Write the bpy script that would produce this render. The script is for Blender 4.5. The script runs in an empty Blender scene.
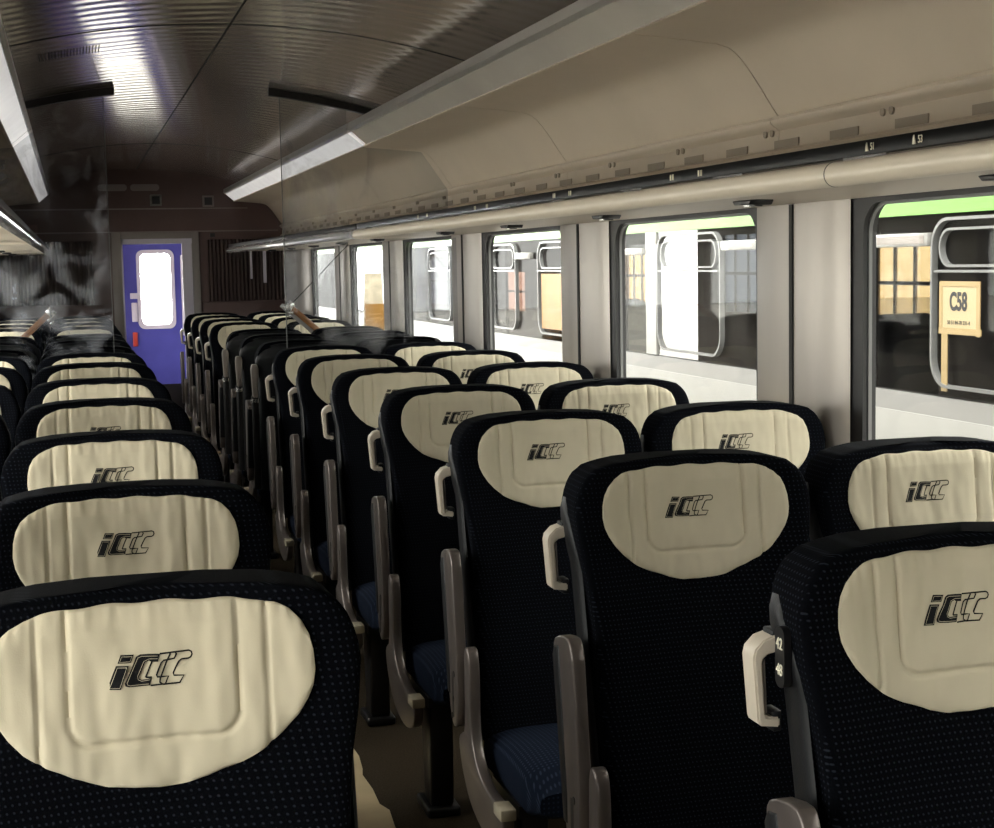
import bpy, bmesh, math, random
from mathutils import Vector, Matrix, noise

SC = bpy.context.scene
COL = SC.collection
random.seed(4)
PI = math.pi

# ------------------------------------------------------------------ materials
def new_mat(name):
    m = bpy.data.materials.new(name)
    m.use_nodes = True
    nt = m.node_tree
    return m, nt, nt.nodes['Principled BSDF']

def plain(name, col, rough=0.5, metal=0.0, spec=0.5, var=0.0, vscale=6.0, bump=0.0, bscale=60.0,
          stretch=(1, 1, 1), coat=0.0, rvar=0.0, sheen=0.0):
    m, nt, p = new_mat(name)
    p.inputs['Base Color'].default_value = (*col, 1)
    p.inputs['Roughness'].default_value = rough
    p.inputs['Metallic'].default_value = metal
    p.inputs['Specular IOR Level'].default_value = spec
    p.inputs['Coat Weight'].default_value = coat
    p.inputs['Sheen Weight'].default_value = sheen
    L = nt.links.new
    tc = nt.nodes.new('ShaderNodeTexCoord')
    mp = nt.nodes.new('ShaderNodeMapping')
    mp.inputs['Scale'].default_value = stretch
    L(tc.outputs['Object'], mp.inputs['Vector'])
    if var or rvar:
        n = nt.nodes.new('ShaderNodeTexNoise')
        n.inputs['Scale'].default_value = vscale
        n.inputs['Detail'].default_value = 5
        L(mp.outputs['Vector'], n.inputs['Vector'])
        if var:
            r = nt.nodes.new('ShaderNodeValToRGB')
            r.color_ramp.elements[0].position = 0.3
            r.color_ramp.elements[1].position = 0.7
            r.color_ramp.elements[0].color = (*[max(0, c * (1 - var)) for c in col], 1)
            r.color_ramp.elements[1].color = (*[min(1, c * (1 + var)) for c in col], 1)
            L(n.outputs['Fac'], r.inputs['Fac'])
            L(r.outputs['Color'], p.inputs['Base Color'])
        if rvar:
            mr = nt.nodes.new('ShaderNodeMapRange')
            mr.inputs['To Min'].default_value = max(0.02, rough - rvar)
            mr.inputs['To Max'].default_value = rough + rvar
            L(n.outputs['Fac'], mr.inputs['Value'])
            L(mr.outputs['Result'], p.inputs['Roughness'])
    if bump:
        n2 = nt.nodes.new('ShaderNodeTexNoise')
        n2.inputs['Scale'].default_value = bscale
        n2.inputs['Detail'].default_value = 3
        L(mp.outputs['Vector'], n2.inputs['Vector'])
        b = nt.nodes.new('ShaderNodeBump')
        b.inputs['Strength'].default_value = bump
        b.inputs['Distance'].default_value = 0.01
        L(n2.outputs['Fac'], b.inputs['Height'])
        L(b.outputs['Normal'], p.inputs['Normal'])
    return m

def fabric(name, base, dot, pitch=0.009, rad=0.16, use_y=False):
    m, nt, p = new_mat(name)
    L = nt.links.new
    tc = nt.nodes.new('ShaderNodeTexCoord')
    sx = nt.nodes.new('ShaderNodeSeparateXYZ')
    L(tc.outputs['Object'], sx.inputs[0])
    def math_(op, a, b=None):
        n = nt.nodes.new('ShaderNodeMath'); n.operation = op
        for i, v in enumerate((a, b)):
            if v is None: continue
            if isinstance(v, (int, float)): n.inputs[i].default_value = v
            else: L(v, n.inputs[i])
        return n.outputs[0]
    zz = math_('SUBTRACT', sx.outputs['Z'], sx.outputs['Y']) if use_y else sx.outputs['Z']
    xx = sx.outputs['X'] if use_y else math_('ADD', sx.outputs['X'], sx.outputs['Y'])
    fx = math_('SUBTRACT', math_('FRACT', math_('MULTIPLY', xx, 1 / pitch)), 0.5)
    fz = math_('SUBTRACT', math_('FRACT', math_('MULTIPLY', zz, 1 / pitch)), 0.5)
    d = math_('SQRT', math_('ADD', math_('MULTIPLY', fx, fx), math_('MULTIPLY', fz, fz)))
    mr = nt.nodes.new('ShaderNodeMapRange')
    mr.inputs['From Min'].default_value = rad * 0.7
    mr.inputs['From Max'].default_value = rad * 1.3
    mr.inputs['To Min'].default_value = 1
    mr.inputs['To Max'].default_value = 0
    L(d, mr.inputs['Value'])
    mx = nt.nodes.new('ShaderNodeMix'); mx.data_type = 'RGBA'
    mx.inputs['A'].default_value = (*base, 1)
    mx.inputs['B'].default_value = (*dot, 1)
    L(mr.outputs['Result'], mx.inputs['Factor'])
    L(mx.outputs['Result'], p.inputs['Base Color'])
    p.inputs['Roughness'].default_value = 0.95
    p.inputs['Specular IOR Level'].default_value = 0.04
    p.inputs['Sheen Weight'].default_value = 0.0
    p.inputs['Sheen Roughness'].default_value = 0.6
    n = nt.nodes.new('ShaderNodeTexNoise'); n.inputs['Scale'].default_value = 400
    L(tc.outputs['Object'], n.inputs['Vector'])
    b = nt.nodes.new('ShaderNodeBump'); b.inputs['Strength'].default_value = 0.25
    b.inputs['Distance'].default_value = 0.002
    L(n.outputs['Fac'], b.inputs['Height']); L(b.outputs['Normal'], p.inputs['Normal'])
    return m

def glass(name, tint=(1, 1, 1), refl_rough=0.02, dust=0.0, dust_col=(.7, .7, .72), dscale=(3, 3, 3), lo=.5, hi=.8, ior=1.45):
    """thin pane: clear transmission, fresnel reflection, and patches of dried dirt"""
    m = bpy.data.materials.new(name); m.use_nodes = True
    nt = m.node_tree; nt.nodes.clear(); L = nt.links.new
    out = nt.nodes.new('ShaderNodeOutputMaterial')
    tr = nt.nodes.new('ShaderNodeBsdfTransparent'); tr.inputs['Color'].default_value = (*tint, 1)
    gl = nt.nodes.new('ShaderNodeBsdfGlossy'); gl.inputs['Roughness'].default_value = refl_rough
    lw = nt.nodes.new('ShaderNodeLayerWeight'); lw.inputs['Blend'].default_value = .5
    pw = nt.nodes.new('ShaderNodeMath'); pw.operation = 'POWER'; pw.inputs[1].default_value = 5
    L(lw.outputs['Facing'], pw.inputs[0])
    fr = nt.nodes.new('ShaderNodeMath'); fr.operation = 'MULTIPLY_ADD'; fr.inputs[1].default_value = .25; fr.inputs[2].default_value = .012
    L(pw.outputs[0], fr.inputs[0])
    mx = nt.nodes.new('ShaderNodeMixShader')
    L(fr.outputs[0], mx.inputs[0]); L(tr.outputs[0], mx.inputs[1]); L(gl.outputs[0], mx.inputs[2])
    last = mx.outputs[0]
    if dust:
        df = nt.nodes.new('ShaderNodeBsdfDiffuse'); df.inputs['Color'].default_value = (*dust_col, 1)
        tl = nt.nodes.new('ShaderNodeBsdfTranslucent'); tl.inputs['Color'].default_value = (*dust_col, 1)
        ad = nt.nodes.new('ShaderNodeMixShader'); ad.inputs[0].default_value = 0.5
        L(df.outputs[0], ad.inputs[1]); L(tl.outputs[0], ad.inputs[2])
        tc = nt.nodes.new('ShaderNodeTexCoord')
        mp = nt.nodes.new('ShaderNodeMapping'); mp.inputs['Scale'].default_value = dscale
        L(tc.outputs['Object'], mp.inputs['Vector'])
        n = nt.nodes.new('ShaderNodeTexNoise'); n.inputs['Scale'].default_value = 2.0
        n.inputs['Detail'].default_value = 9; n.inputs['Roughness'].default_value = .62
        n.inputs['Distortion'].default_value = 1.2
        L(mp.outputs[0], n.inputs['Vector'])
        mr = nt.nodes.new('ShaderNodeMapRange')
        mr.inputs['From Min'].default_value = lo; mr.inputs['From Max'].default_value = hi
        mr.inputs['To Min'].default_value = 0.0; mr.inputs['To Max'].default_value = dust
        L(n.outputs['Fac'], mr.inputs['Value'])
        m2 = nt.nodes.new('ShaderNodeMixShader')
        L(mr.outputs[0], m2.inputs[0]); L(last, m2.inputs[1]); L(ad.outputs[0], m2.inputs[2])
        last = m2.outputs[0]
    L(last, out.inputs['Surface'])
    return m

def emit(name, col, s):
    m = bpy.data.materials.new(name); m.use_nodes = True
    nt = m.node_tree; nt.nodes.clear()
    e = nt.nodes.new('ShaderNodeEmission'); e.inputs[0].default_value = (*col, 1); e.inputs[1].default_value = s
    o = nt.nodes.new('ShaderNodeOutputMaterial'); nt.links.new(e.outputs[0], o.inputs[0])
    return m

M = {}
M['navy'] = fabric('navy_dotted_plush', (.0019, .0022, .0034), (.016, .019, .026))
M['cushion'] = fabric('blue_cushion_plush', (.0065, .0095, .018), (.022, .030, .050), pitch=.011, rad=.22, use_y=True)
M['cream'] = plain('cream_cotton', (.57, .51, .375), .85, spec=.2, var=.07, vscale=5, bump=.03, bscale=500, sheen=.1)
M['thread'] = plain('black_embroidery', (.006, .006, .007), .8, spec=.2)
M['shell'] = plain('charcoal_shell', (.0085, .009, .010), .48, spec=.28, bump=.05, bscale=300)
M['plate'] = plain('black_plate', (.008, .008, .009), .35)
M['ivory'] = plain('ivory_numerals', (.8, .76, .6), .6)
M['handle'] = plain('ivory_handle', (.60, .53, .43), .38, spec=.5)
M['handle_in'] = plain('taupe_grip', (.16, .135, .115), .5)
M['bronze'] = plain('bronze_grey_lacquer', (.13, .11, .10), .33, metal=.5, var=.1, vscale=10)
M['ped'] = plain('dark_pedestal', (.016, .015, .015), .35, metal=.5)
M['block'] = plain('beige_end_cap', (.34, .30, .22), .5)
M['chrome'] = plain('chrome', (.75, .74, .72), .2, metal=1)
M['white_rail'] = plain('white_gloss_tube', (.80, .79, .78), .16, spec=.9, coat=.6)

# ceiling: lacquered sheet with fine cross ripples
def ceiling_mat():
    m, nt, p = new_mat('brushed_ceiling_sheet')
    L = nt.links.new
    p.inputs['Base Color'].default_value = (.56, .51, .47, 1)
    p.inputs['Metallic'].default_value = .6
    p.inputs['Roughness'].default_value = .2
    tc = nt.nodes.new('ShaderNodeTexCoord')
    wv = nt.nodes.new('ShaderNodeTexWave'); wv.bands_direction = 'Y'; wv.wave_profile = 'SIN'
    wv.inputs['Scale'].default_value = 2.6; wv.inputs['Distortion'].default_value = 5.0
    wv.inputs['Detail'].default_value = 2.0; wv.inputs['Detail Scale'].default_value = .6
    L(tc.outputs['Object'], wv.inputs['Vector'])
    b = nt.nodes.new('ShaderNodeBump'); b.inputs['Strength'].default_value = .115; b.inputs['Distance'].default_value = .006
    L(wv.outputs['Fac'], b.inputs['Height'])
    L(b.outputs['Normal'], p.inputs['Normal'])
    n3 = nt.nodes.new('ShaderNodeTexNoise'); n3.inputs['Scale'].default_value = 1.5; n3.inputs['Detail'].default_value = 4
    L(tc.outputs['Object'], n3.inputs['Vector'])
    mr = nt.nodes.new('ShaderNodeMapRange'); mr.inputs['To Min'].default_value = .09; mr.inputs['To Max'].default_value = .15
    L(n3.outputs['Fac'], mr.inputs['Value']); L(mr.outputs[0], p.inputs['Roughness'])
    return m
M['ceiling'] = ceiling_mat()
M['panel'] = plain('taupe_panel', (.57, .495, .40), .42, spec=.45, var=.06, vscale=2.5, rvar=.08)
M['wall'] = plain('pearl_grey_wall', (.45, .41, .365), .33, metal=.35, var=.10, vscale=5, stretch=(1, 1, .25), rvar=.08)
M['slotgrey'] = plain('taupe_slot', (.30, .255, .20), .6)
M['seam'] = plain('dark_joint', (.012, .011, .010), .7)
M['rubber'] = plain('black_gasket', (.010, .009, .009), .45)
M['rail'] = plain('beige_rail_tube', (.76, .68, .55), .32, spec=.5, var=.05)
M['strip'] = plain('gloss_black_strip', (.003, .003, .003), .35, spec=.1)
M['lens'] = plain('grey_diffuser', (.52, .49, .44), .22, spec=.6, var=.05, vscale=3, rvar=.04)
M['lensb'] = plain('white_glow_diffuser', (.78, .77, .76), .25, spec=.7, var=.05, vscale=6, rvar=.04)
_p = M['lensb'].node_tree.nodes['Principled BSDF']; _p.inputs['Emission Color'].default_value = (1, .97, .95, 1); _p.inputs['Emission Strength'].default_value = .45  # low glow added so these lenses look bright
M['lenstrim'] = plain('satin_trim', (.55, .53, .50), .3, metal=.6)
M['maroon'] = plain('dark_maroon_laminate', (.10, .058, .052), .4, var=.1)
M['curtain'] = plain('brown_curtain', (.075, .05, .046), .8, var=.25, vscale=8, stretch=(4, 4, .2))
M['greyline'] = plain('grey_edging', (.26, .22, .21), .4)
M['frame'] = plain('grey_door_frame', (.26, .23, .22), .45)
M['lilac'] = plain('white_vestibule_panel', (.62, .58, .66), .45)
M['blue'] = plain('blue_door_paint', (.075, .075, .36), .35, var=.08)
M['red'] = plain('red_handle', (.5, .05, .03), .4)
M['carpet'] = plain('brown_carpet', (.036, .026, .015), .95, spec=.1, var=.35, vscale=160, bump=.6, bscale=250)
M['paper'] = plain('brown_paper_sheet', (.43, .335, .19), .7, var=.18, vscale=3, bump=.25, bscale=14, stretch=(1, 1.6, 1))
M['wood'] = plain('varnished_wood', (.30, .13, .045), .35, var=.3, vscale=14, stretch=(1, 6, 6))
M['table'] = plain('grey_table_top', (.30, .29, .28), .4)
M['darkmetal'] = plain('dark_steel', (.03, .03, .03), .4, metal=.6)
M['pane'] = glass('window_glass', (.93, .94, .93), dust=.012, dscale=(2, 2, .5), lo=.45, hi=.85)
M['partition'] = glass('dusty_partition_glass', (.88, .89, .90), dust=.34, dscale=(1.6, 1.6, 1.0), lo=.50, hi=.80, dust_col=(.62, .62, .64))
M['partition_dirty'] = glass('smeared_partition_glass', (.86, .87, .88), dust=.42, dscale=(2.2, 2.2, 2.2), lo=.46, hi=.74, dust_col=(.58, .60, .66))
M['tpane'] = glass('train_band_glass', (.62, .62, .62), refl_rough=.03)
M['tdark'] = plain('train_dark_panel', (.035, .032, .03), .25)
M['twhite'] = plain('train_white_paint', (.30, .295, .275), .4, var=.04)
M['tgrey'] = plain('train_light_grey_paint', (.21, .205, .195), .4, var=.04)
M['tgreen'] = plain('train_lime_paint', (.10, .26, .03), .4)
M['talu'] = plain('window_frame_aluminium', (.16, .16, .155), .35, metal=.3)
M['tseat'] = plain('train_seat_grey', (.06, .06, .065), .7)
M['tint'] = plain('train_interior_taupe', (.24, .20, .17), .6)
M['greenbrown'] = plain('olive_curtain_reflection', (.10, .10, .055), .8, var=.3, vscale=9, stretch=(3, 3, .3))
M['amber'] = glass('amber_light_pane', (.66, .52, .30))  # tints put the warm light from beyond the train into the glass
M['amber2'] = glass('pale_amber_light_pane', (.66, .57, .41))
M['pinkpane'] = glass('pink_light_pane', (.57, .43, .37))
M['greypane'] = glass('blue_grey_pane', (.24, .255, .28))
M['orange'] = plain('orange_board', (.30, .14, .012), .5, var=.1)
M['boardgrey'] = plain('weathered_board', (.40, .34, .24), .6, var=.35, vscale=9)
M['sheet'] = plain('cream_paper', (.34, .27, .15), .7)
M['tape'] = plain('masking_tape', (.27, .19, .08), .6)
M['ink'] = plain('black_ink', (.012, .012, .012), .7)
M['ground'] = plain('gravel', (.30, .29, .27), .9, var=.3, vscale=20)
M['bounce_pale'] = plain('pale_bounce_surface', (.55, .53, .49), .85, var=.12, vscale=2)
M['roofskin'] = plain('outer_skin', (.3, .3, .3), .6)
M['display'] = plain('silver_display_case', (.20, .195, .18), .4, var=.25, vscale=30)

# ------------------------------------------------------------------ mesh helpers
class MB:
    def __init__(self):
        self.bm = bmesh.new()
        self.mats = []
        self.mi = 0
    def mat(self, m):
        if m not in self.mats: self.mats.append(m)
        self.mi = self.mats.index(m)
        return self
    def face(self, vs):
        try:
            f = self.bm.faces.new(vs); f.material_index = self.mi; return f
        except ValueError:
            return None
    def box(self, x0, x1, y0, y1, z0, z1, bev=0, rot=None, piv=None):
        t = bmesh.new()
        bmesh.ops.create_cube(t, size=1)
        for v in t.verts:
            v.co = Vector(((x0 + x1) / 2 + v.co.x * (x1 - x0), (y0 + y1) / 2 + v.co.y * (y1 - y0), (z0 + z1) / 2 + v.co.z * (z1 - z0)))
        if bev: bmesh.ops.bevel(t, geom=t.edges[:], offset=bev, segments=2, affect='EDGES', profile=.5)
        return self.add(t, rot, piv)
    def add(self, t, rot=None, piv=None):
        if rot is not None:
            p = Vector(piv or (0, 0, 0))
            for v in t.verts: v.co = rot @ (v.co - p) + p
        mp = {}
        for v in t.verts: mp[v] = self.bm.verts.new(v.co)
        for f in t.faces: self.face([mp[v] for v in f.verts])
        t.free()
        return self
    def prism(self, pts, axis, a, b, bev=0, seg=2):
        """polygon pts in the other two axes (in x<y<z order), extruded along axis from a to b"""
        t = bmesh.new()
        def P(u, v, w):
            return {'x': (w, u, v), 'y': (u, w, v), 'z': (u, v, w)}[axis]
        va = [t.verts.new(P(u, v, a)) for u, v in pts]
        vb = [t.verts.new(P(u, v, b)) for u, v in pts]
        n = len(pts)
        t.faces.new(va); t.faces.new(vb[::-1])
        for i in range(n): t.faces.new((va[i], vb[i], vb[(i + 1) % n], va[(i + 1) % n]))
        bmesh.ops.recalc_face_normals(t, faces=t.faces[:])
        if bev: bmesh.ops.bevel(t, geom=t.edges[:], offset=bev, segments=seg, affect='EDGES', profile=.5)
        return self.add(t)
    def tube(self, path, r, seg=12, cap=True):
        path = [Vector(p) for p in path]
        rs = r if isinstance(r, (list, tuple)) else [r] * len(path)
        rings = []
        for i, p in enumerate(path):
            d = (path[min(i + 1, len(path) - 1)] - path[max(i - 1, 0)]).normalized()
            up = Vector((0, 0, 1)) if abs(d.z) < .9 else Vector((1, 0, 0))
            a = d.cross(up).normalized(); b = a.cross(d)
            rings.append([self.bm.verts.new(p + rs[i] * (a * math.cos(2 * PI * k / seg) + b * math.sin(2 * PI * k / seg))) for k in range(seg)])
        for i in range(len(rings) - 1):
            for k in range(seg):
                self.face((rings[i][k], rings[i][(k + 1) % seg], rings[i + 1][(k + 1) % seg], rings[i + 1][k]))
        if cap:
            self.face(rings[0][::-1]); self.face(rings[-1])
        return self
    def rings(self, rs, cap0=True, cap1=True):
        R = [[self.bm.verts.new(p) for p in r] for r in rs]
        n = len(R[0])
        for i in range(len(R) - 1):
            for k in range(n):
                self.face((R[i][k], R[i][(k + 1) % n], R[i + 1][(k + 1) % n], R[i + 1][k]))
        if cap0: self.face(R[0][::-1])
        if cap1: self.face(R[-1])
        return self
    def sheet(self, pts, axis, a, b, th):
        """open profile polyline extruded along y, given thickness by offsetting"""
        n = len(pts)
        off = []
        for i in range(n):
            p0 = Vector(pts[max(i - 1, 0)]); p1 = Vector(pts[min(i + 1, n - 1)])
            d = (p1 - p0).normalized(); off.append((pts[i][0] - d.y * th, pts[i][1] + d.x * th))
        return self.prism(list(pts) + off[::-1], axis, a, b)
    def build(self, name, mat=None, parent=None, smooth=40):
        bm = self.bm
        bmesh.ops.recalc_face_normals(bm, faces=bm.faces[:])
        me = bpy.data.meshes.new(name)
        bm.to_mesh(me); bm.free()
        for m in ([mat] if mat and not self.mats else self.mats): me.materials.append(m)
        if smooth:
            me.polygons.foreach_set('use_smooth', [True] * len(me.polygons))
            me.set_sharp_from_angle(angle=math.radians(smooth))
        o = bpy.data.objects.new(name, me)
        COL.objects.link(o)
        if parent: o.parent = parent
        return o

def tag(o, label=None, cat=None, group=None, kind=None):
    if label: o['label'] = label
    if cat: o['category'] = cat
    if group: o['group'] = group
    if kind: o['kind'] = kind
    return o
def thing(name, loc, label, cat, group=None, rz=0):
    o = bpy.data.objects.new(name, None); COL.objects.link(o)
    o.location = loc; o.rotation_euler = (0, 0, rz); o.empty_display_size = .05
    return tag(o, label, cat, group)
def struct(o): o['kind'] = 'structure'; return o
def empty_struct(name, loc=(0, 0, 0)):
    o = bpy.data.objects.new(name, None); COL.objects.link(o); o.location = loc
    return struct(o)
def interp(tab, z):
    if z <= tab[0][0]: return tab[0][1]
    for (a, va), (b, vb) in zip(tab, tab[1:]):
        if z <= b: return va + (vb - va) * (z - a) / (b - a)
    return tab[-1][1]
def text_mesh(body, size, mat, name, parent, mtx, ext=.0006, sx=1.0, bold=0):
    c = bpy.data.curves.new(name, 'FONT'); c.body = body; c.size = size; c.extrude = ext; c.offset = bold
    c.align_x = 'CENTER'; c.align_y = 'CENTER'
    o = bpy.data.objects.new(name, c); COL.objects.link(o)
    dg = bpy.context.evaluated_depsgraph_get()
    me = bpy.data.meshes.new_from_object(o.evaluated_get(dg))
    bpy.data.objects.remove(o); bpy.data.curves.remove(c)
    me.transform(mtx @ Matrix.Diagonal((sx, 1, 1, 1)))
    me.materials.clear(); me.materials.append(mat)
    o = bpy.data.objects.new(name, me); COL.objects.link(o); o.parent = parent
    return o

def mesh_of(b, name, mat, smooth=40):
    o = b.build(name, mat, None, smooth); me = o.data; bpy.data.objects.remove(o); return me
def part(name, me, parent, loc=(0, 0, 0)):
    o = bpy.data.objects.new(name, me); COL.objects.link(o); o.parent = parent; o.location = loc; return o

# ------------------------------------------------------------------ camera
F, YAW, PITCH, ROLL = 1554.6, .2645, .0975, -.0198
cam = bpy.data.cameras.new('camera'); cam.sensor_fit = 'HORIZONTAL'; cam.sensor_width = 36
cam.lens = F / 994 * 36; cam.clip_start = .02; cam.clip_end = 300
co = bpy.data.objects.new('camera', cam); COL.objects.link(co); SC.camera = co
cy, sy, cp, sp = math.cos(YAW), math.sin(YAW), math.cos(PITCH), math.sin(PITCH)
fwd = Vector((sy * cp, cy * cp, -sp)); right = Vector((cy, -sy, 0)); up = right.cross(fwd)
c_, s_ = math.cos(ROLL), math.sin(ROLL)
r2 = c_ * right + s_ * up; u2 = -s_ * right + c_ * up
co.matrix_world = Matrix(((r2.x, u2.x, -fwd.x, -.6163), (r2.y, u2.y, -fwd.y, 0), (r2.z, u2.z, -fwd.z, 1.6116), (0, 0, 0, 1)))

# ------------------------------------------------------------------ room shell
Y0, Y1 = -2.75, 14.75       # rear wall, end wall
WP = 1.909                  # window pitch
WX = 1.335                  # wall face
WFAR = [3.72 + WP * i for i in range(-2, 6)]       # far gasket start of each window
ZT, ZB = 1.755, .86
# openings: near edge .. far edge (on the wall face)
OPEN = [(yf + .06 - 1.45, yf + .06) for yf in WFAR]
OPEN = [o for o in OPEN if o[0] > Y0 + .1 and o[1] < Y1 - .1]

MB().box(-1.45, 1.45, Y0 - .1, 22.5, -.12, 0).build('floor', M['carpet'])['kind'] = 'structure'

for side, sgn in (('right', 1), ('left', -1)):
    b = MB()
    def X(a): return a * sgn
    def bx(x0, x1, y0, y1, z0, z1): b.box(min(X(x0), X(x1)), max(X(x0), X(x1)), y0, y1, z0, z1)
    bx(WX, 1.46, Y0 - .1, Y1, 0, ZB)
    bx(WX, 1.46, Y0 - .1, Y1, ZT + .004, 2.05)
    edges = [Y0 - .1] + [e for o in OPEN for e in o] + [Y1]
    for a, c in zip(edges[::2], edges[1::2]):
        # a pillar with slanted reveals on both flanks
        a2 = a if a == edges[0] else a - .06
        c2 = c if c == edges[-1] else c + .06
        c3 = c if c == edges[-1] else c - .01; a3 = a if a == edges[0] else a + .01
        pts = [(X(WX), a), (X(WX), c), (X(1.363), c2), (X(1.366), c3), (X(1.402), c3), (X(1.402), a3), (X(1.366), a3), (X(1.363), a2)]
        b.prism(pts, 'z', ZB, ZT + .004)
    w = struct(b.build('wall_' + side, M['wall']))
    # dark grooves down the middle of each pillar
    g = MB()
    for a, c in zip(edges[::2], edges[1::2]):
        if a == edges[0] or c == edges[-1]: continue
        m_ = (a + c) / 2
        g.box(min(X(WX - .004), X(WX + .004)), max(X(WX - .004), X(WX + .004)), m_ - .011, m_ + .011, ZB - .4, ZT)
    g.build('joint', M['seam'], w)

def rr(y0, y1, z0, z1, r, n=7):
    pts = []
    for cy_, cz_, a0 in ((y1 - r, z1 - r, 0), (y0 + r, z1 - r, PI / 2), (y0 + r, z0 + r, PI), (y1 - r, z0 + r, 1.5 * PI)):
        for k in range(n):
            a = a0 + k * PI / 2 / (n - 1)
            pts.append((cy_ + r * math.cos(a), cz_ + r * math.sin(a)))
    return pts
def ring_prism(b, outer, inner, x0, x1):
    """flat ring between two loops of equal count in the y-z plane, from x0 to x1"""
    n = len(outer)
    V = [[b.bm.verts.new((x, p[0], p[1])) for p in lp] for x in (x0, x1) for lp in (outer, inner)]
    o0, i0, o1, i1 = V
    for k in range(n):
        j = (k + 1) % n
        b.face((o0[k], o0[j], i0[j], i0[k])); b.face((o1[k], o1[j], i1[j], i1[k]))
        b.face((o0[k], o0[j], o1[j], o1[k])); b.face((i0[k], i0[j], i1[j], i1[k]))

wn = 0
for side, sgn in (('right', 1), ('left', -1)):
    for a, c in OPEN:
        wn += 1
        root = empty_struct('window_%d' % wn, (sgn * 1.38, (a + c) / 2, 0))
        h = (c - a) / 2
        out = rr(-h - .008, h + .008, ZB - .005, ZT + .003, .06)
        inn = rr(-h + .078, h - .118, ZB + .05, ZT - .010, .08)
        b = MB(); ring_prism(b, out, inn, -.012 * sgn, .026 * sgn)
        b.build('gasket', M['rubber'], root)
        b = MB(); ring_prism(b, rr(-h + .074, h - .114, ZB + .046, ZT - .009, .084), rr(-h + .083, h - .123, ZB + .056, ZT - .017, .074), .002 * sgn, .012 * sgn)
        b.build('inner_trim', M['talu'], root)
        b = MB(); b.prism(rr(-h + .072, h - .112, ZB + .045, ZT - .009, .08), 'x', .013 * sgn, .019 * sgn)
        b.build('glass_pane', M['pane'], root)

# ceiling
def zc(x): return 2.518 - .15 * x * x
xs = [-1.05 + 2.1 * k / 40 for k in range(41)]
b = MB(); b.sheet([(x, zc(x)) for x in xs], 'y', Y0 - .1, Y1, .03)
ceil = struct(b.build('ceiling', M['ceiling']))
b = MB()
def seam_long(x, y0=Y0, y1=Y1, w=.0026):
    b.box(x - w, x + w, y0, y1, zc(x) - .0025, zc(x) + .004)
seam_long(0)
for yy in (.26, 5.985, 11.7):
    ps = [(x, zc(x) - .002) for x in xs]
    b.sheet(ps, 'y', yy - .004, yy + .004, .008)
b.build('seam', M['seam'], ceil)
b = MB()
for k in range(20):
    x = -.70 + .012 * k
    b.box(x, x + .003, 6.36, 6.56, zc(x) - .002, zc(x) + .004)
b.build('vent_slots', M['seam'], ceil)

# outer skin above the coves so daylight comes only through the windows
b = MB()
b.sheet([(1.47, 1.9), (1.47, 2.25), (1.35, 2.5), (1.0, 2.66), (.5, 2.72), (0, 2.74), (-.5, 2.72), (-1.0, 2.66), (-1.35, 2.5), (-1.47, 2.25), (-1.47, 1.9)], 'y', Y0 - .15, 17.2, -.03)
struct(b.build('roof', M['roofskin']))

# coves above the racks
COVE = [(1.325, 1.985), (1.302, 2.018), (1.28, 2.05), (1.247, 2.10), (1.213, 2.145), (1.19, 2.17), (1.165, 2.188), (1.13, 2.198), (1.04, 2.207), (.868, 2.221)]
JY = [Y0, .24, 2.15, 4.05, 5.985, 7.93, 9.83, 11.75, 13.2, 14.72]
tn = 0
for side, sgn in (('right', 1), ('left', -1)):
    tn += 1
    b = MB()
    for a, c in zip(JY, JY[1:]):
        b.sheet([(sgn * x, z) for x, z in COVE], 'y', a + .003, c - .003, -.02 * sgn)
    o = struct(b.build('trim_%d' % tn, M['panel']))
    b = MB()
    for yy in JY[1:-1]:
        b.sheet([(sgn * x, z) for x, z in [(px + .004, pz + .003) for px, pz in COVE]], 'y', yy - .004, yy + .004, -.03 * sgn)
    b.build('joint', M['seam'], o)
    # slotted ledge below the cove
    tn += 1
    b = MB()
    prof = [(1.34, 1.888), (1.30, 1.892), (1.294, 1.903), (1.312, 1.912), (1.318, 1.962), (1.302, 1.972), (1.291, 1.981), (1.289, 1.989), (1.295, 1.998), (1.312, 2.002), (1.345, 1.998)]
    for a, c in zip(JY, JY[1:]):
        b.prism([(sgn * x, z) for x, z in prof], 'y', a + .002, c - .002)
    o = struct(b.build('trim_%d' % tn, M['panel']))
    b = MB(); yy = Y0 + .33
    while yy < 14.5:
        b.box(*sorted((sgn * 1.309, sgn * 1.313)), yy, yy + .15, 1.911, 1.934, 0)
        yy += .3335
    o2 = b.build('slot', M['slotgrey'], o)
    b = MB(); yy = Y0 + .17
    while yy < 14.5:
        for d in (0, .043):
            b.tube([(sgn * 1.311, yy + d, 1.958), (sgn * 1.3165, yy + d, 1.958)], .011, 10)
        yy += .667
    b.build('screw_cap', M['slotgrey'], o)

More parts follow.
